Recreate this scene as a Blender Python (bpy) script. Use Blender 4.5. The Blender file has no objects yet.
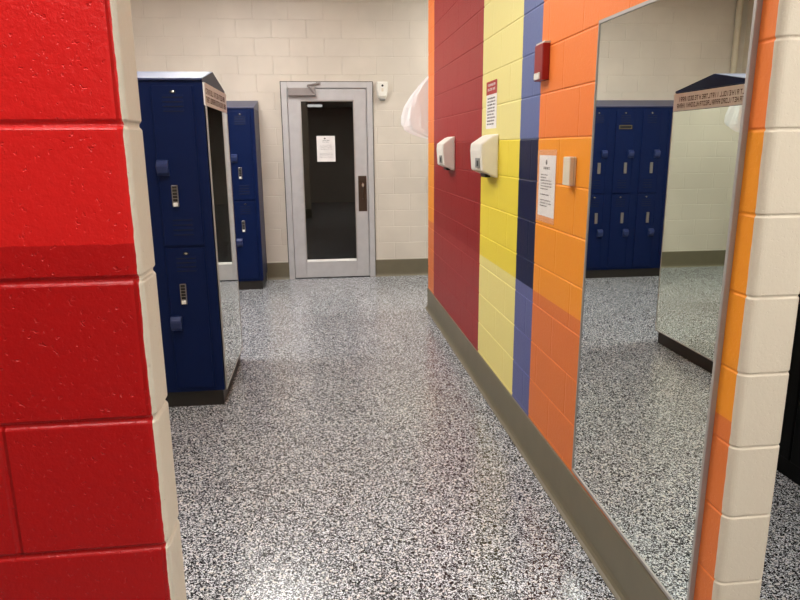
import bpy, bmesh, math, random
from mathutils import Vector, Matrix

random.seed(7)
S = bpy.context.scene
C = S.collection
PI = math.pi

# ------------------------------------------------------------------ basics
def lin(c):
    c /= 255.0
    return c / 12.92 if c <= 0.04045 else ((c + 0.055) / 1.055) ** 2.4

def col(r, g, b):
    return (lin(r), lin(g), lin(b), 1.0)

COURSE, JOINT0 = 0.2032, 0.0285        # masonry course height, height of the lowest bed joint

class NT:
    """small helper for building node trees"""
    def __init__(self, name):
        self.m = bpy.data.materials.new(name)
        self.m.use_nodes = True
        self.t = self.m.node_tree
        self.t.nodes.clear()
        self.out = self.t.nodes.new('ShaderNodeOutputMaterial')
    def n(self, typ, **kw):
        nd = self.t.nodes.new(typ)
        for k, v in kw.items():
            setattr(nd, k, v)
        return nd
    def link(self, a, b):
        self.t.links.new(a, b)
    def put(self, sock, v):
        if hasattr(v, 'links'):
            self.link(v, sock)
        else:
            sock.default_value = v
    def math(self, op, a, b=0.0, c=None):
        nd = self.n('ShaderNodeMath', operation=op)
        self.put(nd.inputs[0], a); self.put(nd.inputs[1], b)
        if c is not None:
            self.put(nd.inputs[2], c)
        return nd.outputs[0]
    def mix(self, fac, a, b):
        nd = self.n('ShaderNodeMix', data_type='RGBA')
        self.put(nd.inputs[0], fac); self.put(nd.inputs[6], a); self.put(nd.inputs[7], b)
        return nd.outputs[2]
    def pos(self):
        g = self.n('ShaderNodeTexCoord')
        s = self.n('ShaderNodeSeparateXYZ')
        self.link(g.outputs['Object'], s.inputs[0])
        return g.outputs['Object'], s.outputs[0], s.outputs[1], s.outputs[2]
    def noise(self, vec, scale, detail=2.0, rough=0.5):
        nd = self.n('ShaderNodeTexNoise')
        self.link(vec, nd.inputs['Vector'])
        nd.inputs['Scale'].default_value = scale
        nd.inputs['Detail'].default_value = detail
        nd.inputs['Roughness'].default_value = rough
        return nd.outputs['Fac']
    def smooth(self, v, a, b, lo=0.0, hi=1.0):
        nd = self.n('ShaderNodeMapRange', interpolation_type='SMOOTHSTEP')
        self.put(nd.inputs['Value'], v)
        nd.inputs['From Min'].default_value = a; nd.inputs['From Max'].default_value = b
        nd.inputs['To Min'].default_value = lo; nd.inputs['To Max'].default_value = hi
        return nd.outputs['Result']
    def bump(self, h, strength=1.0, dist=0.001, normal=None):
        nd = self.n('ShaderNodeBump')
        nd.inputs['Strength'].default_value = strength
        nd.inputs['Distance'].default_value = dist
        self.link(h, nd.inputs['Height'])
        if normal is not None:
            self.link(normal, nd.inputs['Normal'])
        return nd.outputs['Normal']
    def bsdf(self, color, rough=0.5, metal=0.0, normal=None, spec=0.5, **kw):
        p = self.n('ShaderNodeBsdfPrincipled')
        self.put(p.inputs['Base Color'], color)
        self.put(p.inputs['Roughness'], rough)
        p.inputs['Metallic'].default_value = metal
        p.inputs['Specular IOR Level'].default_value = spec
        for k, v in kw.items():
            p.inputs[k].default_value = v
        if normal is not None:
            self.link(normal, p.inputs['Normal'])
        self.link(p.outputs[0], self.out.inputs[0])
        return p

def plain(name, rgb, rough=0.5, metal=0.0, bump=0.0, bscale=300.0, spec=0.5, vary=0.04, **kw):
    t = NT(name)
    P, x, y, z = t.pos()
    nz = t.noise(P, 9.0, 3.0)
    c = t.mix(t.smooth(nz, 0.3, 0.7), tuple(v * (1 - vary) for v in rgb[:3]) + (1,), tuple(min(1, v * (1 + vary)) for v in rgb[:3]) + (1,))
    nrm = None
    if bump:
        nrm = t.bump(t.noise(P, bscale, 2.0), 1.0, bump)
    t.bsdf(c, rough, metal, nrm, spec, **kw)
    return t.m

def masonry_normal(t, P, along, z, phase, pit=0.0011):
    """painted block: soft grain, pin holes and tooled head joints in running bond"""
    k = t.math('FLOOR', t.math('DIVIDE', t.math('SUBTRACT', z, JOINT0), COURSE))
    odd = t.math('MODULO', t.math('ADD', k, 20.0), 2.0)
    u = t.math('ADD', t.math('SUBTRACT', along, phase), t.math('MULTIPLY', odd, COURSE))
    m = t.math('FLOORED_MODULO', u, 2 * COURSE)
    d = t.math('MINIMUM', m, t.math('SUBTRACT', 2 * COURSE, m))
    groove = t.smooth(d, 0.0015, 0.0065)
    grain = t.noise(P, 70.0, 4.0, 0.6)
    fine = t.noise(P, 260.0, 2.0, 0.6)
    holes = t.smooth(t.noise(P, 150.0, 1.0), 0.24, 0.33)
    h = t.math('ADD', t.math('MULTIPLY', groove, 2.6), t.math('MULTIPLY', grain, 1.1))
    h = t.math('ADD', h, t.math('MULTIPLY', fine, 0.35))
    h = t.math('ADD', h, t.math('MULTIPLY', holes, 0.6))
    return t.bump(h, 1.0, pit), groove

def block_paint(name, rgb, axis, phase, rough=0.42, spec=0.5):
    t = NT(name)
    P, x, y, z = t.pos()
    nrm, g = masonry_normal(t, P, x if axis == 'x' else y, z, phase)
    nz = t.noise(P, 2.2, 3.0)
    a = tuple(v * 0.95 for v in rgb[:3]) + (1,)
    b = tuple(min(1, v * 1.03) for v in rgb[:3]) + (1,)
    t.bsdf(t.mix(t.smooth(nz, 0.35, 0.65), a, b), rough, 0, nrm, spec)
    return t.m

BEIGE = col(216, 204, 184)
RED_UP, RED_LOW = col(206, 28, 26), col(170, 15, 16)

def red_wall_material():
    t = NT('red_block_paint')
    P, x, y, z = t.pos()
    nrm, g = masonry_normal(t, P, x, z, -0.455 - COURSE, 0.0014)
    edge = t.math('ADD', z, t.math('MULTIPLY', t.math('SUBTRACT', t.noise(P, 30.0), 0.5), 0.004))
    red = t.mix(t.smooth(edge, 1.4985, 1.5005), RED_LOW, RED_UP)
    # the paint stops on the rounded corner, the return and the back are beige
    front = t.math('MULTIPLY', t.math('LESS_THAN', y, 0.95),
                   t.math('LESS_THAN', t.math('ADD', x, t.math('MULTIPLY', t.math('SUBTRACT', t.noise(P, 40.0), 0.5), 0.003)), -0.2515))
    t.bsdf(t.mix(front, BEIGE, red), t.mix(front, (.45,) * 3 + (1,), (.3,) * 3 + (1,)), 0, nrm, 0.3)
    return t.m

def stripe_wall_material():
    t = NT('striped_block_paint')
    P, x, y, z = t.pos()
    nrm, g = masonry_normal(t, P, y, z, 1.478 + 1.198, 0.0011)
    wob = t.math('MULTIPLY', t.math('SUBTRACT', t.noise(P, 22.0), 0.5), 0.005)
    yy = t.math('ADD', y, wob)
    zz = t.math('ADD', z, t.math('MULTIPLY', wob, 0.6))
    up = t.smooth(zz, 1.653, 1.656)
    low = t.smooth(zz, 0.909, 0.906)
    def tones(u, m, l):
        return t.mix(low, t.mix(up, m, u), l)
    orange = tones(col(240, 130, 62), col(240, 150, 44), col(222, 120, 60))
    blue = tones(col(100, 112, 160), col(9, 20, 62), col(92, 98, 150))
    yellow = tones(col(238, 226, 148), col(238, 216, 70), col(238, 224, 140))
    red = tones(col(160, 46, 46), col(142, 22, 24), col(152, 42, 42))
    c = t.mix(t.math('GREATER_THAN', yy, 3.176), orange, blue)
    c = t.mix(t.math('GREATER_THAN', yy, 3.484), c, yellow)
    c = t.mix(t.math('GREATER_THAN', yy, 4.335), c, red)
    c = t.mix(t.math('GREATER_THAN', yy, 6.19), c, orange)
    face = t.math('MULTIPLY', t.math('LESS_THAN', x, 1.075), t.math('GREATER_THAN', yy, 1.505))
    t.bsdf(t.mix(face, BEIGE, c), 0.42, 0, nrm, 0.22)
    return t.m

def floor_material():
    t = NT('flake_epoxy')
    P, x, y, z = t.pos()
    v = t.n('ShaderNodeTexVoronoi', feature='F1')
    t.link(P, v.inputs['Vector']); v.inputs['Scale'].default_value = 240.0
    s = t.n('ShaderNodeSeparateColor'); t.link(v.outputs['Color'], s.inputs[0])
    r = t.n('ShaderNodeValToRGB')
    t.link(s.outputs[0], r.inputs[0])
    r.color_ramp.interpolation = 'CONSTANT'
    e = r.color_ramp.elements
    e[0].position = 0; e[0].color = col(14, 14, 17)
    e[1].position = 0.27; e[1].color = col(56, 56, 59)
    for p_, c_ in ((0.42, (108, 111, 116)), (0.58, (170, 174, 179)), (0.75, (234, 238, 244))):
        q = e.new(p_); q.color = col(*c_)
    v2 = t.n('ShaderNodeTexVoronoi', feature='F1')
    t.link(P, v2.inputs['Vector']); v2.inputs['Scale'].default_value = 120.0
    s2 = t.n('ShaderNodeSeparateColor'); t.link(v2.outputs['Color'], s2.inputs[0])
    big = t.math('GREATER_THAN', s2.outputs[1], 0.86)
    c = t.mix(big, r.outputs[0], t.mix(t.math('GREATER_THAN', s2.outputs[2], 0.5), col(30, 30, 33), col(214, 212, 210)))
    nrm = t.bump(t.noise(P, 140.0, 2.0), 1.0, 0.0006)
    rough = t.smooth(t.noise(P, 60.0), 0.3, 0.7, 0.10, 0.2)
    t.bsdf(c, rough, 0, nrm, 0.5)
    return t.m

def mirror_material(name, tint):
    t = NT(name)
    t.bsdf(tint, 0.0, 1.0)
    return t.m

def door_glass_material():
    t = NT('dark_glass')
    fr = t.n('ShaderNodeFresnel'); fr.inputs[0].default_value = 1.65
    gl = t.n('ShaderNodeBsdfGlossy'); gl.inputs['Roughness'].default_value = 0.0
    gl.inputs['Color'].default_value = (1, 1, 1, 1)
    tr = t.n('ShaderNodeBsdfTransparent'); tr.inputs[0].default_value = (.12, .12, .11, 1)
    mx = t.n('ShaderNodeMixShader')
    t.link(fr.outputs[0], mx.inputs[0]); t.link(tr.outputs[0], mx.inputs[1]); t.link(gl.outputs[0], mx.inputs[2])
    t.link(mx.outputs[0], t.out.inputs[0])
    return t.m

def film_material(name, alpha, rgb, rough):
    t = NT(name)
    p = t.n('ShaderNodeBsdfPrincipled'); p.inputs['Base Color'].default_value = rgb
    p.inputs['Roughness'].default_value = rough
    tl = t.n('ShaderNodeBsdfTranslucent'); tl.inputs[0].default_value = rgb
    m1 = t.n('ShaderNodeMixShader'); m1.inputs[0].default_value = 0.3
    t.link(p.outputs[0], m1.inputs[1]); t.link(tl.outputs[0], m1.inputs[2])
    tr = t.n('ShaderNodeBsdfTransparent')
    m2 = t.n('ShaderNodeMixShader'); m2.inputs[0].default_value = alpha
    t.link(tr.outputs[0], m2.inputs[1]); t.link(m1.outputs[0], m2.inputs[2])
    t.link(m2.outputs[0], t.out.inputs[0])
    return t.m

def lamp_material(name, power, rgb=(1.0, 0.975, 0.935)):
    t = NT(name)
    e = t.n('ShaderNodeEmission'); e.inputs[0].default_value = rgb + (1,); e.inputs[1].default_value = power
    t.link(e.outputs[0], t.out.inputs[0])
    return t.m

M = dict(
    floor=floor_material(), red=red_wall_material(), stripes=stripe_wall_material(),
    back=block_paint('beige_block_back', col(216, 206, 192), 'x', -0.11), side=block_paint('beige_block_side', BEIGE, 'y', 0.0),
    ceiling=plain('ceiling_white', col(225, 222, 214), 0.8),
    base=plain('taupe_vinyl', col(112, 104, 84), 0.45),
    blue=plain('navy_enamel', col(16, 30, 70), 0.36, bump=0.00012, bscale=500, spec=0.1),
    blue_top_glare=plain('navy_enamel_top_glare', col(30, 44, 92), 0.4, spec=1.0),  # navy enamel lightened, with raised specular, for the glare on the sloped tops
    blue_hi=plain('navy_latch_plastic', col(34, 48, 94), 0.35),
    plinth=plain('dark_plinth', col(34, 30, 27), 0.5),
    slot=plain('dark_slot', col(8, 10, 22), 0.6),
    chrome=plain('chrome', col(225, 225, 222), 0.14, 1.0),
    satin=plain('satin_aluminium', col(190, 186, 184), 0.38, 0.85),
    steel=plain('stainless_channel', col(172, 168, 164), 0.5, 0.3),
    door=plain('silver_grey_paint', col(198, 196, 197), 0.36, 0.25),
    closer=plain('closer_grey', col(150, 142, 140), 0.4, 0.5),
    lock_grey=plain('lock_grey', col(150, 147, 146), 0.35, 0.8),
    bright=plain('bright_button', col(240, 238, 232), 0.3),
    bronze=plain('bronze_plate', col(84, 68, 56), 0.4, 0.7),
    black=plain('black_plastic', col(18, 18, 19), 0.4),
    ink=plain('dark_ink', col(96, 88, 88), 0.7),
    brown_ink=plain('brown_ink', col(84, 64, 54), 0.7),
    paper=plain('white_paper', col(238, 234, 232), 0.7),
    signboard=plain('pale_signboard', col(228, 226, 226), 0.5),
    paper_red=plain('paper_red_header', col(176, 52, 48), 0.6),
    white=plain('white_plastic', col(236, 232, 222), 0.35),
    ivory=plain('ivory_plastic', col(224, 212, 190), 0.4),
    grey=plain('grey_plastic', col(150, 150, 146), 0.4),
    alarm=plain('alarm_red', col(142, 16, 22), 0.35),
    lens=plain('clear_strobe_lens', col(220, 216, 206), 0.15),
    mirror=mirror_material('mirror_silver', (.80, .845, .80, 1)), mirror2=mirror_material('mirror_green', (.84, .88, .82, 1)),
    glass=door_glass_material(),
    bag=film_material('bag_film', 0.88, col(250, 249, 250), 0.25),
    sleeve=film_material('clear_sleeve_film', 0.16, col(240, 235, 230), 0.15),
    pipe=plain('painted_pipe', col(206, 194, 170), 0.45),
    dark_room=plain('unlit_wall', col(120, 112, 98), 0.8),
    cabinet=plain('black_enamel', col(7, 7, 8), 0.45, spec=0.15),
    lamp_white=plain('fixture_white', col(230, 230, 226), 0.5),
)

# ------------------------------------------------------------------ mesh helpers
def box(bm, x0, x1, y0, y1, z0, z1):
    v = [bm.verts.new((x, y, z)) for z in (z0, z1) for y in (y0, y1) for x in (x0, x1)]
    for f in ((0, 2, 3, 1), (4, 5, 7, 6), (0, 1, 5, 4), (2, 6, 7, 3), (0, 4, 6, 2), (1, 3, 7, 5)):
        bm.faces.new([v[i] for i in f])

def prism_x(bm, prof, x0, x1):
    """profile of (y, z) points swept along x"""
    a = [bm.verts.new((x0, y, z)) for y, z in prof]
    b = [bm.verts.new((x1, y, z)) for y, z in prof]
    n = len(prof)
    bm.faces.new(a[::-1]); bm.faces.new(b)
    for i in range(n):
        j = (i + 1) % n
        bm.faces.new((a[i], a[j], b[j], b[i]))

def tube(bm, pts, r, seg=10):
    pts = [Vector(p) for p in pts]
    rings = []
    for i, p in enumerate(pts):
        d = (pts[min(i + 1, len(pts) - 1)] - pts[max(i - 1, 0)]).normalized()
        a = d.orthogonal().normalized(); b = d.cross(a)
        rr = r[i] if isinstance(r, (list, tuple)) else r
        rings.append([bm.verts.new(p + (a * math.cos(2 * PI * k / seg) + b * math.sin(2 * PI * k / seg)) * rr) for k in range(seg)])
    for q0, q1 in zip(rings, rings[1:]):
        best = min(range(seg), key=lambda s: sum((q0[k].co - q1[(k + s) % seg].co).length for k in range(seg)))
        for k in range(seg):
            bm.faces.new((q0[k], q0[(k + 1) % seg], q1[(k + 1 + best) % seg], q1[(k + best) % seg]))
    bm.faces.new(rings[0][::-1]); bm.faces.new(rings[-1])

def disc_y(bm, x, z, rx, rz, y0, y1, seg=20):
    """short elliptical cylinder whose axis is y, front face at y0"""
    a = [bm.verts.new((x + rx * math.cos(2 * PI * k / seg), y0, z + rz * math.sin(2 * PI * k / seg))) for k in range(seg)]
    b = [bm.verts.new((v.co.x, y1, v.co.z)) for v in a]
    bm.faces.new(a[::-1]); bm.faces.new(b)
    for k in range(seg):
        j = (k + 1) % seg
        bm.faces.new((a[k], a[j], b[j], b[k]))

def mesh_obj(name, bm, mat, parent=None, bevel=0.0, smooth=False, seg=2):
    bmesh.ops.recalc_face_normals(bm, faces=bm.faces)
    me = bpy.data.meshes.new(name)
    bm.to_mesh(me); bm.free()
    me.materials.append(mat)
    if smooth:
        for p in me.polygons:
            p.use_smooth = True
    o = bpy.data.objects.new(name, me)
    C.objects.link(o)
    if parent is not None:
        o.parent = parent
    if bevel:
        b = o.modifiers.new('bevel', 'BEVEL'); b.width = bevel; b.segments = seg; b.limit_method = 'ANGLE'; b.angle_limit = 0.6
    return o

def part(name, mat, parent, boxes=(), bevel=0.0, fn=None, smooth=False, seg=2):
    bm = bmesh.new()
    for b in boxes:
        box(bm, *b)
    if fn:
        fn(bm)
    return mesh_obj(name, bm, M[mat] if isinstance(mat, str) else mat, parent, bevel, smooth, seg)

def thing(name, label, cat, loc=(0, 0, 0), rz=0.0, group=None):
    o = bpy.data.objects.new(name, None)
    C.objects.link(o)
    o.empty_display_size = 0.1
    o.location = loc; o.rotation_euler = (0, 0, rz)
    o['label'] = label; o['category'] = cat
    if group:
        o['group'] = group
    return o

def struct(name, o):
    o.name = name
    o['kind'] = 'structure'
    return o

def dup(src, parent, off):
    c = src.copy(); C.objects.link(c); c.parent = parent
    c.location = Vector(src.location) + Vector(off)
    for ch in src.children:
        d = ch.copy(); C.objects.link(d); d.parent = c
    return c

# ------------------------------------------------------------------ walls of painted block
def offset_plan(plan, d, closed):
    """move a counter-clockwise plan outward by d (mitred)"""
    n = len(plan); out = []
    for i in range(n):
        p = Vector(plan[i])
        if closed or 0 < i < n - 1:
            a = (p - Vector(plan[i - 1])).normalized(); b = (Vector(plan[(i + 1) % n]) - p).normalized()
        elif i == 0:
            a = b = (Vector(plan[1]) - p).normalized()
        else:
            a = b = (p - Vector(plan[i - 1])).normalized()
        na, nb = Vector((a.y, -a.x)), Vector((b.y, -b.x))
        m = (na + nb).normalized()
        k = d / max(0.3, m.dot(na))
        out.append(p + m * k)
    return out

def sweep(bm, plan, prof, closed=True, caps=True):
    rings = []
    for d, z in prof:
        rings.append([bm.verts.new((q.x, q.y, z)) for q in offset_plan(plan, d, closed)])
    n = len(plan)
    for r0, r1 in zip(rings, rings[1:]):
        for i in range(n if closed else n - 1):
            j = (i + 1) % n
            bm.faces.new((r0[i], r0[j], r1[j], r1[i]))
    if caps and closed:
        bm.faces.new(rings[0][::-1]); bm.faces.new(rings[-1])
    if caps and not closed:
        for k in (0, -1):
            bm.faces.new([r[k] for r in rings])

def rounded(pts, radii, seg=7):
    """counter-clockwise polygon with its corners rounded"""
    out = []
    n = len(pts)
    for i, (p, r) in enumerate(zip(pts, radii)):
        p = Vector(p)
        if r <= 0:
            out.append((p.x, p.y)); continue
        a = (Vector(pts[i - 1]) - p).normalized(); b = (Vector(pts[(i + 1) % n]) - p).normalized()
        c = p + (a + b) * r
        s, e = p + a * r - c, p + b * r - c
        for k in range(seg + 1):
            t = k / seg * PI / 2
            q = c + s * math.cos(t) + e * math.sin(t)
            out.append((q.x, q.y))
    return out

def joint_profile(z0, z1, depth=0.0052, half=0.0080):
    prof = [(0.0, z0)]
    k = 0
    while True:
        zj = JOINT0 + COURSE * k
        k += 1
        if zj - half <= z0 + 1e-4:
            continue
        if zj + half >= z1:
            break
        for dz, f in ((-1, 0), (-.7, .28), (-.4, .8), (0, 1), (.4, .8), (.7, .28), (1, 0)):
            prof.append((-depth * f, zj + dz * half))
    prof.append((0.0, z1))
    return prof

def block_wall(name, plans, mat, depth=0.0026, half=0.006):
    bm = bmesh.new()
    for plan, z0, z1 in plans:
        sweep(bm, plan, joint_profile(z0, z1, depth, half))
    return struct(name, mesh_obj(name, bm, mat))

def rect(x0, x1, y0, y1):
    return [(x0, y0), (x1, y0), (x1, y1), (x0, y1)]

YB, XW = 8.3145, 1.0518                 # rear wall plane, striped wall plane
HI, LO = 3.62, 2.76                      # ceiling of the locker room, ceiling over the entrance
XL, XR, YN = -3.32, 3.7, -3.6

bm = bmesh.new(); box(bm, XL - .1, XR + .1, YN - .1, 10.3, -0.06, 0.0)
struct('floor', mesh_obj('floor', bm, M['floor']))
bm = bmesh.new(); box(bm, XL - .1, XR + .1, 1.06, YB + .2, HI, HI + .08)
struct('ceiling', mesh_obj('ceiling', bm, M['ceiling']))
bm = bmesh.new(); box(bm, XL - .1, XR + .1, YN - .1, 1.06, LO, LO + .08); box(bm, XL - .1, XR + .1, 1.0, 1.06, LO + .08, HI + .08)
struct('ceiling_entrance', mesh_obj('ceiling_entrance', bm, M['ceiling']))

DL, DR, DT = -0.436, 0.652, 2.382
block_wall('wall_back', [(rect(XL - .2, DL + .02, YB, YB + .2), 0, HI), (rect(DR - .02, XR + .2, YB, YB + .2), 0, HI),
                         (rect(DL + .02, DR - .02, YB, YB + .2), DT - .02, HI)], M['back'])
block_wall('wall_left', [(rect(XL - .2, XL, YN - .1, YB), 0, HI)], M['side'])
block_wall('wall_far_right', [(rect(XR, XR + .2, YN - .1, YB), 0, HI)], M['side'])
block_wall('wall_rear', [(rect(XL, XR, YN - .2, YN), 0, LO)], M['back'])
RY, RT, RX = 0.9103, 0.090, -0.2455
block_wall('wall_front_left', [(rounded(rect(XL, RX, RY, RY + RT), (0, .016, .016, 0)), 0, HI)], M['red'], 0.0036, 0.0068)
WX1, WY0, WY1 = XW + .142, 1.483, 6.55
wall_plan = rounded(rect(XW, WX1, WY0, WY1), (.024, .024, .024, .024))
block_wall('wall_right', [(wall_plan, 0, HI)], M['stripes'], 0.0030, 0.0062)

# vinyl cove base
HB = 0.2145
COVE = [(0.0, HB), (0.006, HB - .002), (0.0085, HB - .008), (0.0085, 0.04), (0.012, 0.02), (0.02, 0.008), (0.032, 0.0025), (0.033, 0.0)]
def baseboard(name, plan, closed=False):
    bm = bmesh.new()
    sweep(bm, plan, COVE + [(0.0, 0.0)], closed, caps=not closed)
    struct(name, mesh_obj(name, bm, M['base']))
baseboard('baseboard_right', wall_plan, True)
baseboard('baseboard_back_left', [(-0.715, YB), (DL, YB)][::1])
baseboard('baseboard_back_right', [(DR, YB), (XR, YB)])
baseboard('baseboard_left', [(XL, YB), (XL, RY + RT)])
baseboard('baseboard_front_left', [(XL, RY)] + rounded(rect(XL, RX, RY, RY + RT), (0, .016, .016, 0))[1:-1] + [(XL, RY + RT)])

# dim room behind the door
bm = bmesh.new()
box(bm, -1.4, 1.4, 10.2, 10.3, 0, 2.7); box(bm, -1.5, -1.4, YB + .2, 10.2, 0, 2.7); box(bm, 1.4, 1.5, YB + .2, 10.2, 0, 2.7); box(bm, -1.5, 1.5, YB + .2, 10.3, 2.7, 2.76)
struct('wall_beyond_door', mesh_obj('wall_beyond_door', bm, M['dark_room']))

# pipe in the rear corner
bm = bmesh.new(); tube(bm, [(-3.175, 8.262, 0.0), (-3.175, 8.262, HI)], 0.038, 16)
pipe = mesh_obj('wall_pipe', bm, M['pipe'], smooth=False)
pipe['label'] = 'beige painted vertical pipe in the far left corner, seen in the wall mirror'; pipe['category'] = 'pipe'

# ------------------------------------------------------------------ door
d = bpy.data.objects.new('door_1', None); C.objects.link(d); d.location = ((DL + DR) / 2, YB, 0); d['kind'] = 'structure'
OX = (DL + DR) / 2
def dx(x): return x - OX
SL, SR, ST = -0.366, 0.583, 2.314
part('door_frame', 'door', d, [(dx(DL), dx(SL), -.035, .12, 0, DT), (dx(SR), dx(DR), -.035, .12, 0, DT), (dx(SL), dx(SR), -.035, .12, ST, DT)], .004)
part('frame_shadow_line', 'plinth', d, [(dx(DL) - .009, dx(DL), -.008, .0, 0, DT + .009), (dx(DR), dx(DR) + .009, -.008, .0, 0, DT + .009), (dx(DL), dx(DR), -.008, .0, DT, DT + .009)])  # dark strips painted in for the shadow line around the frame
GL, GR, GB, GT = -0.219, 0.428, 0.214, 2.174
y0, y1 = -.018, .028
part('door_leaf', 'door', d, [(dx(SL) + .005, dx(GL), y0, y1, .014, ST - .005), (dx(GR), dx(SR) - .005, y0, y1, .014, ST - .005),
                              (dx(GL), dx(GR), y0, y1, .014, GB), (dx(GL), dx(GR), y0, y1, GT, ST - .005)], .0025)
part('glazing_bead', 'satin', d, [(dx(GL) - .001, dx(GL) + .012, -.012, .022, GB, GT), (dx(GR) - .012, dx(GR) + .001, -.012, .022, GB, GT),
                                (dx(GL), dx(GR), -.012, .022, GB - .001, GB + .012), (dx(GL), dx(GR), -.012, .022, GT - .012, GT + .001)])
part('glazing_ledge_lit', 'lamp_white', d, fn=lambda bm: prism_x(bm, [(-.018, GB), (.004, GB), (.004, GB + .026), (-.018, GB + .004)], dx(GL) + .012, dx(GR) - .012))  # sloped and painted white for the overhead light on the bottom bead
part('glass_pane', 'glass', d, [(dx(GL) + .004, dx(GR) - .004, .003, .009, GB + .004, GT - .004)])
part('dark_leaf_gap', 'black', d, [(dx(SL), dx(SR), -.01, .1, 0, .012)])  # black strip standing in for the dark gap under the leaf
pl = part('push_plate', 'bronze', d, [(dx(.458), dx(.561), y0 - .004, y0, .838, 1.275)], .0015)
def pull(bm):
    x = dx(.512)
    tube(bm, [(x, y0 - .003, 1.185), (x, y0 - .03, 1.18), (x, y0 - .042, 1.15), (x, y0 - .042, 1.03), (x, y0 - .03, 1.0), (x, y0 - .003, .995)], .009, 10)
part('pull_handle', 'bronze', pl, fn=pull, smooth=True)
part('lock_cylinder', 'chrome', pl, fn=lambda bm: disc_y(bm, dx(.512), 1.165, .014, .022, y0 - .062, y0 - .03), bevel=.003)
cl = part('door_closer', 'closer', d, [(dx(-.351), dx(-.03), y0 - .062, y0, 2.222, 2.312)], .006)
part('closer_arm', 'closer', cl, fn=lambda bm: (tube(bm, [(dx(-.06), y0 - .05, 2.24), (dx(-.075), y0 - .05, 2.325)], .012, 8),
     tube(bm, [(dx(-.045), y0 - .055, 2.25), (dx(-.12), y0 - .075, 2.335)], .010, 8), tube(bm, [(dx(-.12), y0 - .075, 2.335), (dx(.01), -.045, 2.362)], .012, 8),
     box(bm, dx(-.02), dx(.035), -.05, -.034, 2.345, 2.378)))

# ------------------------------------------------------------------ writing made of small strokes
GLYPHS = {  # short strokes in a unit cell: (x0, x1, z0, z1)
    0: [(0, .22, 0, 1), (0, 1, .8, 1), (0, .8, .4, .58), (0, 1, 0, .2)],
    1: [(0, .22, 0, 1), (.78, 1, 0, 1), (0, 1, .42, .6)],
    2: [(.4, .62, 0, 1), (0, 1, .8, 1)],
    3: [(0, .22, 0, 1), (0, 1, 0, .2)],
    4: [(0, .22, 0, 1), (.78, 1, 0, 1), (0, 1, .8, 1), (0, 1, 0, .2)],
    5: [(0, .22, 0, 1), (.78, 1, 0, 1), (0, 1, .8, 1), (0, 1, .4, .58)],
    6: [(0, .22, 0, 1), (.78, 1, .5, 1), (0, 1, .8, 1), (0, 1, .4, .58), (.5, .75, 0, .4)],
    7: [(.4, .62, 0, 1)],
}
def lettering(bm, words, x0, x1, zc, h, yf, rnd):
    total = sum(words) + 0.25 * (len(words) - 1)
    cw = (x1 - x0) / total
    x = x0
    for w in words:
        for k in range(w):
            for a, b, c, e in GLYPHS[rnd.randrange(8)]:
                box(bm, x + cw * (.1 + .78 * a), x + cw * (.1 + .78 * b), yf - .0006, yf, zc - h / 2 + h * c, zc - h / 2 + h * e)
            x += cw
        x += cw * 0.25

# ------------------------------------------------------------------ lockers
def door_part(name, bank, x, z0, z1, upper, ynum):
    """one locker door (left edge at x) with latch, dial lock, number plate and louvres; front of the bank is y = 0"""
    w = 0.241
    def leaf(bm):
        box(bm, x, x + w, -.009, .0, z0, z1)
        box(bm, x + .004, x + .012, -.0125, -.009, z0 + .006, z1 - .006)      # folded edges
        box(bm, x + w - .012, x + w - .004, -.0125, -.009, z0 + .006, z1 - .006)
    dr = part(name, 'blue', bank, fn=leaf, bevel=.002)
    for top in ((True, False) if upper else (True,)):
        zs = [(z1 - .062 - k * .026) if top else (z0 + .155 - k * .03) for k in range(4)]
        part('louvres', 'blue', dr, fn=lambda bm: [prism_x(bm, [(-.0088, zz + .001), (-.0112, zz + .001), (-.0088, zz + .016)], x + .062, x + .182) for zz in zs])
        part('vent_slots', 'slot', dr, fn=lambda bm: [box(bm, x + .064, x + .18, -.0096, -.0088, zz - .004, zz + .001) for zz in zs])
    if ynum:
        part('number_plate', 'slot', dr, fn=lambda bm: disc_y(bm, x + .126, z1 - .033, .019, .010, -.011, -.008))
        part('number_stud', 'chrome', dr, fn=lambda bm: disc_y(bm, x + .127, z1 - .033, .009, .006, -.014, -.0105), bevel=.0015)
    lz0, lz1 = (1.466, 1.560) if upper else (.515, .612)
    lx = x + .003
    part('latch', 'blue_hi', dr, fn=lambda bm: prism_x(bm, [(-.009, lz1), (-.026, lz1 - .004), (-.046, lz1 - .026), (-.048, lz1 - .04), (-.04, lz1 - .075), (-.022, lz0), (-.009, lz0)], lx, lx + .068), bevel=.004)
    kz0, kz1 = (1.282, 1.412) if upper else (.682, .812)
    kx = x + .075
    def lockf(bm):
        box(bm, kx - .002, kx + .036, -.018, -.008, kz0, kz1)
    lk = part('dial_lock', 'lock_grey', dr, fn=lockf, bevel=.004)
    part('dial_wheels', 'black', lk, [(kx + .004, kx + .030, -.0215, -.017, kz0 + .034 + i * .019, kz0 + .049 + i * .019) for i in range(5)], .003)
    part('lock_button', 'bright', lk, [(kx + .004, kx + .030, -.026, -.017, kz0 + .003, kz0 + .027)], .004)
    return dr

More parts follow.
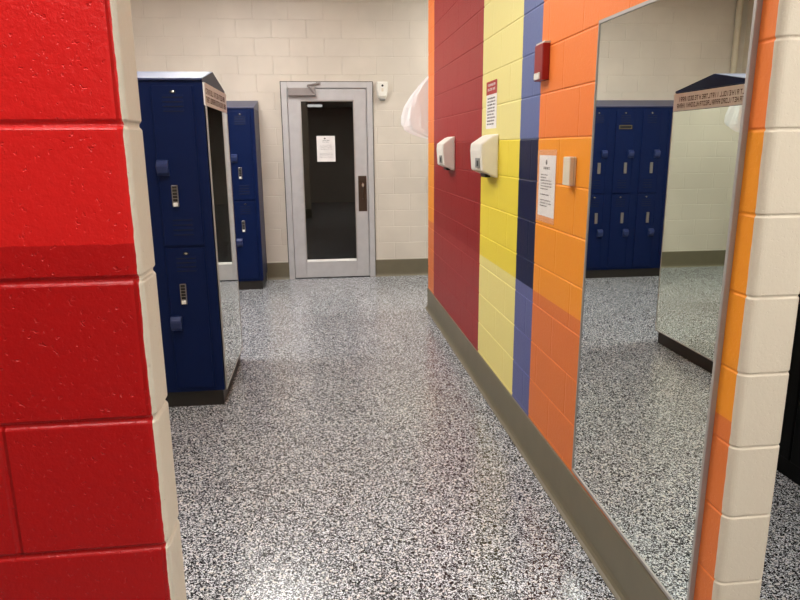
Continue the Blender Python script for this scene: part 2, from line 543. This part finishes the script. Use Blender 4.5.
def locker_bank(bank, n, right_trim, depth, eave, pitch_x=0.33, door_w=0.241, gable=None, shed=None):
    """x = 0 is the right-hand end, front face y = 0"""
    L = right_trim + (n - 1) * pitch_x + door_w + .045
    part('locker_body', 'blue', bank, [(-L, 0, 0, depth, .104, eave)], .003)
    part('base', 'plinth', bank, [(-L + .02, -.012, .014, depth - .014, 0, .104)])
    if gable:
        part('sloped_top', 'blue_top_glare', bank, fn=lambda bm: prism_x(bm, [(-.012, eave), (-.012, eave + .012), (depth / 2 - .035, gable), (depth + .012, eave + .012), (depth + .012, eave)], -L, -.008), bevel=.0015)
        part('gable_panel', 'blue', bank, fn=lambda bm: prism_x(bm, [(-.010, eave), (-.010, eave + .010), (depth / 2 - .035, gable - .002), (depth + .010, eave + .010), (depth + .010, eave)], -.008, 0))
    else:
        part('sloped_top', 'blue_top_glare', bank, fn=lambda bm: prism_x(bm, [(-.01, eave), (-.01, eave + .01), (depth, shed), (depth, eave)], -L, 0), bevel=.0015)
    for i in range(n):
        x = -right_trim - door_w - i * pitch_x
        if i == 0:
            first = (door_part('upper_door', bank, x, 1.05, 1.977 if gable else 2.02, True, True),
                     door_part('lower_door', bank, x, .135, 1.032, False, True))
            x_first = x
        else:
            for f in first:
                dup(f, bank, (x - x_first, 0, 0))
    return L

XE = -0.664
near = thing('locker_bank', 'near back-to-back bank of navy two-tier lockers with a gabled top and mirrored end', 'lockers', (XE, 4.115, 0), 0, 'navy locker banks')
locker_bank(near, 4, 0.055, 0.92, 2.008, gable=2.10)
far = thing('locker_bank', 'far bank of navy lockers against the rear wall left of the door', 'lockers', (-0.712, 7.73, 0), 0, 'navy locker banks')
locker_bank(far, 6, 0.040, YB - .004 - 7.73, 2.052, shed=2.17)
# framed card holder on the third column of the far bank
x3 = -0.040 - .241 - 2 * .33
card = part('card_holder', plain('brass_frame', col(120, 106, 74), .4, .6), far, [(x3 + .04, x3 + .2, -.014, -.008, 1.802, 1.848)], .002)
part('card', 'slot', card, [(x3 + .05, x3 + .19, -.0155, -.0135, 1.812, 1.838)])

# mirror and sign on the end of the near bank
em = thing('end_mirror', 'tall frameless mirror covering the end of the near locker bank', 'mirror', (XE + .0035, 4.583, 0), PI / 2 + .005)
part('mirror_glass', 'mirror2', em, [(-.452, .452, -.007, -.001, .112, 1.866)])
part('mirror_edge', 'steel', em, [(-.459, -.452, -.009, 0, .106, 1.868), (.452, .459, -.009, 0, .106, 1.868), (-.459, .459, -.009, 0, .104, .112)])
sg = thing('locker_end_sign', 'long pale two-line sign above the mirror on the near locker bank', 'sign', (XE, 4.58, 0), PI / 2)
part('board', 'signboard', sg, [(-.462, .462, -.009, 0, 1.870, 1.998)], .001)
rnd = random.Random(3)
part('sign_lettering', 'brown_ink', sg, fn=lambda bm: lettering(bm, [2, 3, 5, 8, 1, 2, 8], -.425, .39, 1.953, .034, -.009, rnd))
part('sign_lettering', 'brown_ink', sg, fn=lambda bm: lettering(bm, [2, 8, 4, 6, 3, 9], -.425, .41, 1.906, .034, -.009, rnd))
part('sign_border', 'lamp_white', sg, [(-.462, .462, -.011, -.009, 1.990, 1.998)])

# ------------------------------------------------------------------ striped wall fittings (front faces -x)
FR = -PI / 2
mr = thing('wall_mirror', 'tall steel-framed wall mirror on the orange block wall above the baseboard', 'mirror', (XW, 2.042, 1.145), FR)
mr.rotation_euler = (0, .015, FR)
W2, Z0, Z1 = .4680, .234 - 1.145, 2.062 - 1.145
part('mirror_glass', 'mirror', mr, [(-W2 + .003, W2 - .003, -.009, -.002, Z0 + .003, Z1 - .003)])
part('mirror_frame', 'steel', mr, [(-W2, -W2 + .006, -.013, 0, Z0, Z1), (W2 - .011, W2, -.016, 0, Z0, Z1), (-W2, W2, -.013, 0, Z0, Z0 + .012), (-W2, W2, -.013, 0, Z1 - .012, Z1)], .001)

def dryer(name, label, y, wd, dp, z0, z1):
    t = thing(name, label, 'hand dryer', (XW, y, 0), FR, 'wall dryers on the striped wall')
    prof = [(0, z0), (0, z1), (-dp * .35, z1 - .012), (-dp, z1 - .058), (-dp - .003, z1 - .10), (-dp + .006, z0 + .045)]
    part('housing', 'white', t, fn=lambda bm: prism_x(bm, prof, -wd / 2, wd / 2), bevel=.011, seg=3)
    s = part('sensor_panel', 'grey', t, [(wd / 2 - .125, wd / 2 - .03, -dp - .006, -dp + .01, z0 + .062, z0 + .12)], .003)
    part('sensor_window', 'black', s, [(wd / 2 - .075, wd / 2 - .04, -dp - .0085, -dp - .004, z0 + .072, z0 + .105)], .001)
    part('air_outlet', 'black', t, [(-.06, .06, -dp * .55, -dp * .25, z0 + .004, z0 + .024)])
    return t
dryer('wall_dryer', 'white wall dryer on the yellow stripe, nearer of the two', 4.045, .285, .108, 1.432, 1.694)
dryer('wall_dryer', 'white wall dryer on the dark red stripe, farther of the two', 5.335, .275, .100, 1.432, 1.700)

fa = thing('fire_alarm', 'small red fire alarm box with a clear strobe high on the orange and blue stripes', 'alarm', (XW, 3.115, 0), FR)
part('housing', 'alarm', fa, [(-.058, .058, -.036, 0, 1.915, 2.075)], .004)
part('strobe_lens', 'lens', fa, [(-.042, .036, -.043, -.034, 1.918, 1.95)], .004)
part('mounting_rim', 'lens', fa, [(-.058, .058, -.03, -.0, 2.074, 2.083)], .001)

sw = thing('wall_sensor', 'narrow ivory plastic box on the orange wall between notice and mirror', 'sensor', (XW, 2.713, 0), FR)
part('cover', 'ivory', sw, [(-.039, .039, -.03, 0, 1.457, 1.575)], .004)
part('cover_seam', 'grey', sw, [(-.0395, .0395, -.012, -.010, 1.4575, 1.5755)])

def notice(name, label, loc, rz, w, z0, z1, tilt, fn_ink, header=None, sleeve=None):
    t = thing(name, label, 'notice', loc, rz, 'posted notices')
    t.rotation_euler = (0, tilt, rz) if rz == 0 else (0, 0, rz)
    part('sheet', 'paper', t, [(-w / 2, w / 2, -.0022, -.0008, z0, z1)])
    if header:
        h = part('header_band', 'paper_red', t, [(-w / 2, w / 2, -.003, -.002, header, z1)])
        part('header_lettering', 'paper', h, fn=lambda bm: [lettering(bm, ws, -w * .36, w * .36, zc, .014, -.003, rnd) for ws, zc in (([4, 6], z1 - .022), ([5, 3], z1 - .048))])
    part('lettering', 'ink', t, fn=fn_ink)
    if sleeve:
        part('clear_sleeve', 'sleeve', t, [(-w / 2 - .02, w / 2 + .012, -.0034, -.003, z0 - .028, z1 + .026)])
    return t

def rules_ink(bm):
    for k in range(9):
        z = 1.905 - k * .019
        lettering(bm, [rnd.randrange(3, 7) for _ in range(4)], -.095, .095 - rnd.random() * .05, z, .009, -.0022, rnd)
notice('rules_sign', 'white notice with a red heading on the yellow stripe above the nearer dryer', (XW, 4.095, 0), FR, .25, 1.726, 2.006, 0, rules_ink, header=1.928)
def info_ink(bm):
    lettering(bm, [5, 6], -.05, .045, 1.518, .012, -.0022, rnd)
    for k, (a, b) in enumerate(((.55, 1), (.45, 1), (.85, 1), (.9, 1), (.9, 1), (.6, 1), (0, 0), (.7, 1), (.0, 0), (.85, 1), (.9, 1), (.6, 1))):
        if a:
            lettering(bm, [rnd.randrange(3, 8) for _ in range(max(2, int(5 * a)))], -.085, -.085 + .175 * a, 1.487 - k * .0132, .006, -.0022, rnd)
notice('info_sign', 'white notice in a clear plastic sleeve on the orange wall beside the ivory box', (XW, 3.03, 0), FR, .225, 1.294, 1.577, 0, info_ink, sleeve=True)
part('emblem', 'ink', bpy.data.objects['info_sign'], fn=lambda bm: disc_y(bm, -.01, 1.545, .012, .012, -.0028, -.0022))
def door_head(bm):
    lettering(bm, [4, 5], -.045, .045, 1.702, .010, -.0022, rnd)
    lettering(bm, [3, 4], -.04, .035, 1.684, .008, -.0022, rnd)
dn = notice('door_sign', 'white paper notice taped to the dark glass of the door', (.075, YB + .0035, 0), 0, .222, 1.452, 1.758, 0, door_head)
part('lettering', 'ink', dn, fn=lambda bm: [lettering(bm, [rnd.randrange(3, 8) for _ in range(5)], -.075, .075, 1.648 - k * .016, .005, -.0022, rnd) for k in range(4)])
part('lettering', 'ink', dn, fn=lambda bm: [lettering(bm, [rnd.randrange(3, 8) for _ in range(5)], -.08, .08, 1.552 - k * .016, .005, -.0022, rnd) for k in range(4)])
part('emblem', 'ink', dn, fn=lambda bm: disc_y(bm, -.012, 1.728, .012, .008, -.0028, -.0022))

# ------------------------------------------------------------------ air freshener beside the door
af = thing('air_freshener', 'white air freshener dispenser on the rear wall right of the door frame', 'dispenser', (.772, YB, 0))
def shell(bm):
    prof = [(2.19, .042), (2.22, .056), (2.28, .067), (2.34, .071), (2.375, .069), (2.385, .06)]
    rings = []
    for z, w in prof:
        dep = .072 if 2.21 < z < 2.38 else .055
        rings.append([bm.verts.new((w * a, -dep * b, z)) for a, b in ((-1, 0), (-1, .7), (-.8, .93), (-.4, 1), (.4, 1), (.8, .93), (1, .7), (1, 0))])
    for r0, r1 in zip(rings, rings[1:]):
        for k in range(8):
            bm.faces.new((r0[k], r0[(k + 1) % 8], r1[(k + 1) % 8], r1[k]))
    bm.faces.new(rings[0][::-1]); bm.faces.new(rings[-1])
part('shell', 'white', af, fn=shell, bevel=.002)
part('nozzle', 'black', af, fn=lambda bm: disc_y(bm, .0, 2.338, .013, .013, -.075, -.07))
part('bottom_cap', 'grey', af, fn=lambda bm: box(bm, -.033, .033, -.05, 0, 2.168, 2.191), bevel=.008)
part('window', 'ivory', af, [(-.012, .012, -.0745, -.071, 2.27, 2.31)], .002)

# ------------------------------------------------------------------ bag beyond the end of the striped wall
bg = thing('hanging_bag', 'crumpled white plastic bag hanging past the far end of the striped wall', 'bag', (1.185, WY1, 0))
def bag_mesh(bm):
    prof = [(2.36, .02), (2.33, .06), (2.28, .13), (2.2, .21), (2.11, .27), (2.0, .315), (1.9, .34), (1.835, .35), (1.80, .335), (1.76, .27), (1.72, .18), (1.69, .08), (1.68, .01)]
    n = 44; rings = []
    for z, r in prof:
        ring = []
        for k in range(n):
            a = 2 * PI * k / n
            f = 1 + .06 * math.sin(4 * a + z * 5) + .07 * math.sin(7 * a - z * 9) + .05 * math.sin(13 * a + 2.1 + z * 4)
            if abs(math.sin(2.5 * a + 1.1)) > .93:
                f += .05
            ring.append(bm.verts.new((r * f * math.cos(a), .012 + max(.02, r * .30 * (1 + f * math.sin(a))), z + .02 * r / .35 * math.sin(3 * a + 1))))
        rings.append(ring)
    for r0, r1 in zip(rings, rings[1:]):
        for k in range(n):
            bm.faces.new((r0[k], r0[(k + 1) % n], r1[(k + 1) % n], r1[k]))
part('film', 'bag', bg, fn=bag_mesh)
part('knot', 'bag', bg, fn=lambda bm: tube(bm, [(0, .03, 2.35), (.004, .028, 2.385), (-.004, .022, 2.42)], [.02, .012, .022], 10))
part('hook', 'satin', bg, fn=lambda bm: tube(bm, [(0, 0, 2.40), (0, .03, 2.40), (0, .045, 2.41), (0, .045, 2.43)], .005, 8))

# ------------------------------------------------------------------ black cabinet past the wall end
cb = thing('black_cabinet', 'black cabinet on the speckled floor past the beige end of the striped wall', 'cabinet', (2.25, 2.75, 0), FR)
part('cabinet_body', 'cabinet', cb, [(-.7, .75, 0, .5, .0, 1.9)], .006)
part('cabinet_door', 'cabinet', cb, [(-.68, .02, -.018, 0, .1, 1.86)], .004)
part('cabinet_door', 'cabinet', cb, [(.03, .73, -.018, 0, .1, 1.86)], .004)
part('cabinet_handle', 'satin', cb, fn=lambda bm: tube(bm, [(-.01, -.018, .98), (-.01, -.045, .985), (-.01, -.045, 1.115), (-.01, -.018, 1.12)], .006, 8))

# ------------------------------------------------------------------ lamps
def troffer(label, x, y, z, sx, sy, mat):
    t = thing('ceiling_light', label, 'ceiling light', (x, y, z), 0, 'fluorescent ceiling lights')
    part('housing', 'lamp_white', t, [(-sx / 2 - .03, sx / 2 + .03, -sy / 2 - .03, -sy / 2, -.06, 0), (-sx / 2 - .03, sx / 2 + .03, sy / 2, sy / 2 + .03, -.06, 0),
                                      (-sx / 2 - .03, -sx / 2, -sy / 2, sy / 2, -.06, 0), (sx / 2, sx / 2 + .03, -sy / 2, sy / 2, -.06, 0), (-sx / 2, sx / 2, -sy / 2, sy / 2, -.012, 0)])
    part('diffuser', mat, t, [(-sx / 2, sx / 2, -sy / 2, sy / 2, -.05, -.042)])
LA = lamp_material('tube_glow_main', 36.0)
LC = lamp_material('tube_glow_rear', 29.0)
LB = lamp_material('tube_glow_entry', 7.5)
LD = lamp_material('tube_glow_entry_dim', 4.5)
LF = lamp_material('tube_glow_passage', 26.0)
LE = lamp_material('added_fill_side', 13.0)  # glow of the added fill lamp
troffer('fluorescent ceiling light above the near locker bank', -1.5, 5.1, HI, 1.2, .3, LA)
troffer('fluorescent ceiling light over the passage beside the wall mirror', -.4, 2.8, HI, 1.2, .3, LF)
troffer('fluorescent ceiling light over the passage in front of the door', -.75, 6.4, HI, 1.2, .3, LC)
troffer('added unseen fill light over the rear passage behind the striped wall', 2.3, 7.1, HI, 1.2, .3, LC)  # lamp added out of view to light the rear wall past the stripes
troffer('recessed ceiling light over the entrance behind the red wall end', -.2, -1.75, LO, .6, 1.2, LD)
troffer('recessed ceiling light directly above the red block wall end', -.62, .2, LO, .6, .9, LB)
troffer('added unseen fill light over the entrance right of the camera side', 1.6, .1, LO, .6, 1.2, LE)  # lamp added out of view to brighten the beige wall end and return

w = bpy.data.worlds.new('World'); S.world = w
w.use_nodes = True
w.node_tree.nodes['Background'].inputs[0].default_value = (.5, .48, .45, 1)
w.node_tree.nodes['Background'].inputs[1].default_value = 0.05

# ------------------------------------------------------------------ camera
F, PITCH, YAW, ROLL, H = 658.6969, 0.2287, 0.1159, -0.0094, 1.6225
cp, sp, cy, sy = math.cos(PITCH), math.sin(PITCH), math.cos(YAW), math.sin(YAW)
fwd = Vector((sy * cp, cy * cp, -sp)); rt = Vector((cy, -sy, 0)); up = rt.cross(fwd)
r2 = rt * math.cos(ROLL) + up * math.sin(ROLL); u2 = up * math.cos(ROLL) - rt * math.sin(ROLL)
cam = bpy.data.objects.new('camera', bpy.data.cameras.new('camera')); C.objects.link(cam)
cam.matrix_world = Matrix(((r2.x, u2.x, -fwd.x, 0), (r2.y, u2.y, -fwd.y, 0), (r2.z, u2.z, -fwd.z, H), (0, 0, 0, 1)))
cam.data.sensor_width = 36.0
cam.data.lens = F / 800 * 36
cam.data.clip_start = 0.02
S.camera = cam

S.view_settings.view_transform = 'Standard'
S.view_settings.look = 'None'
S.view_settings.gamma = 1.0
S.view_settings.use_curve_mapping = False
S.view_settings.exposure = 0.9
cy_ = S.cycles
cy_.max_bounces = 10
cy_.diffuse_bounces = 5
cy_.glossy_bounces = 6
cy_.transparent_max_bounces = 12
cy_.sample_clamp_indirect = 6.0
cy_.use_denoising = True
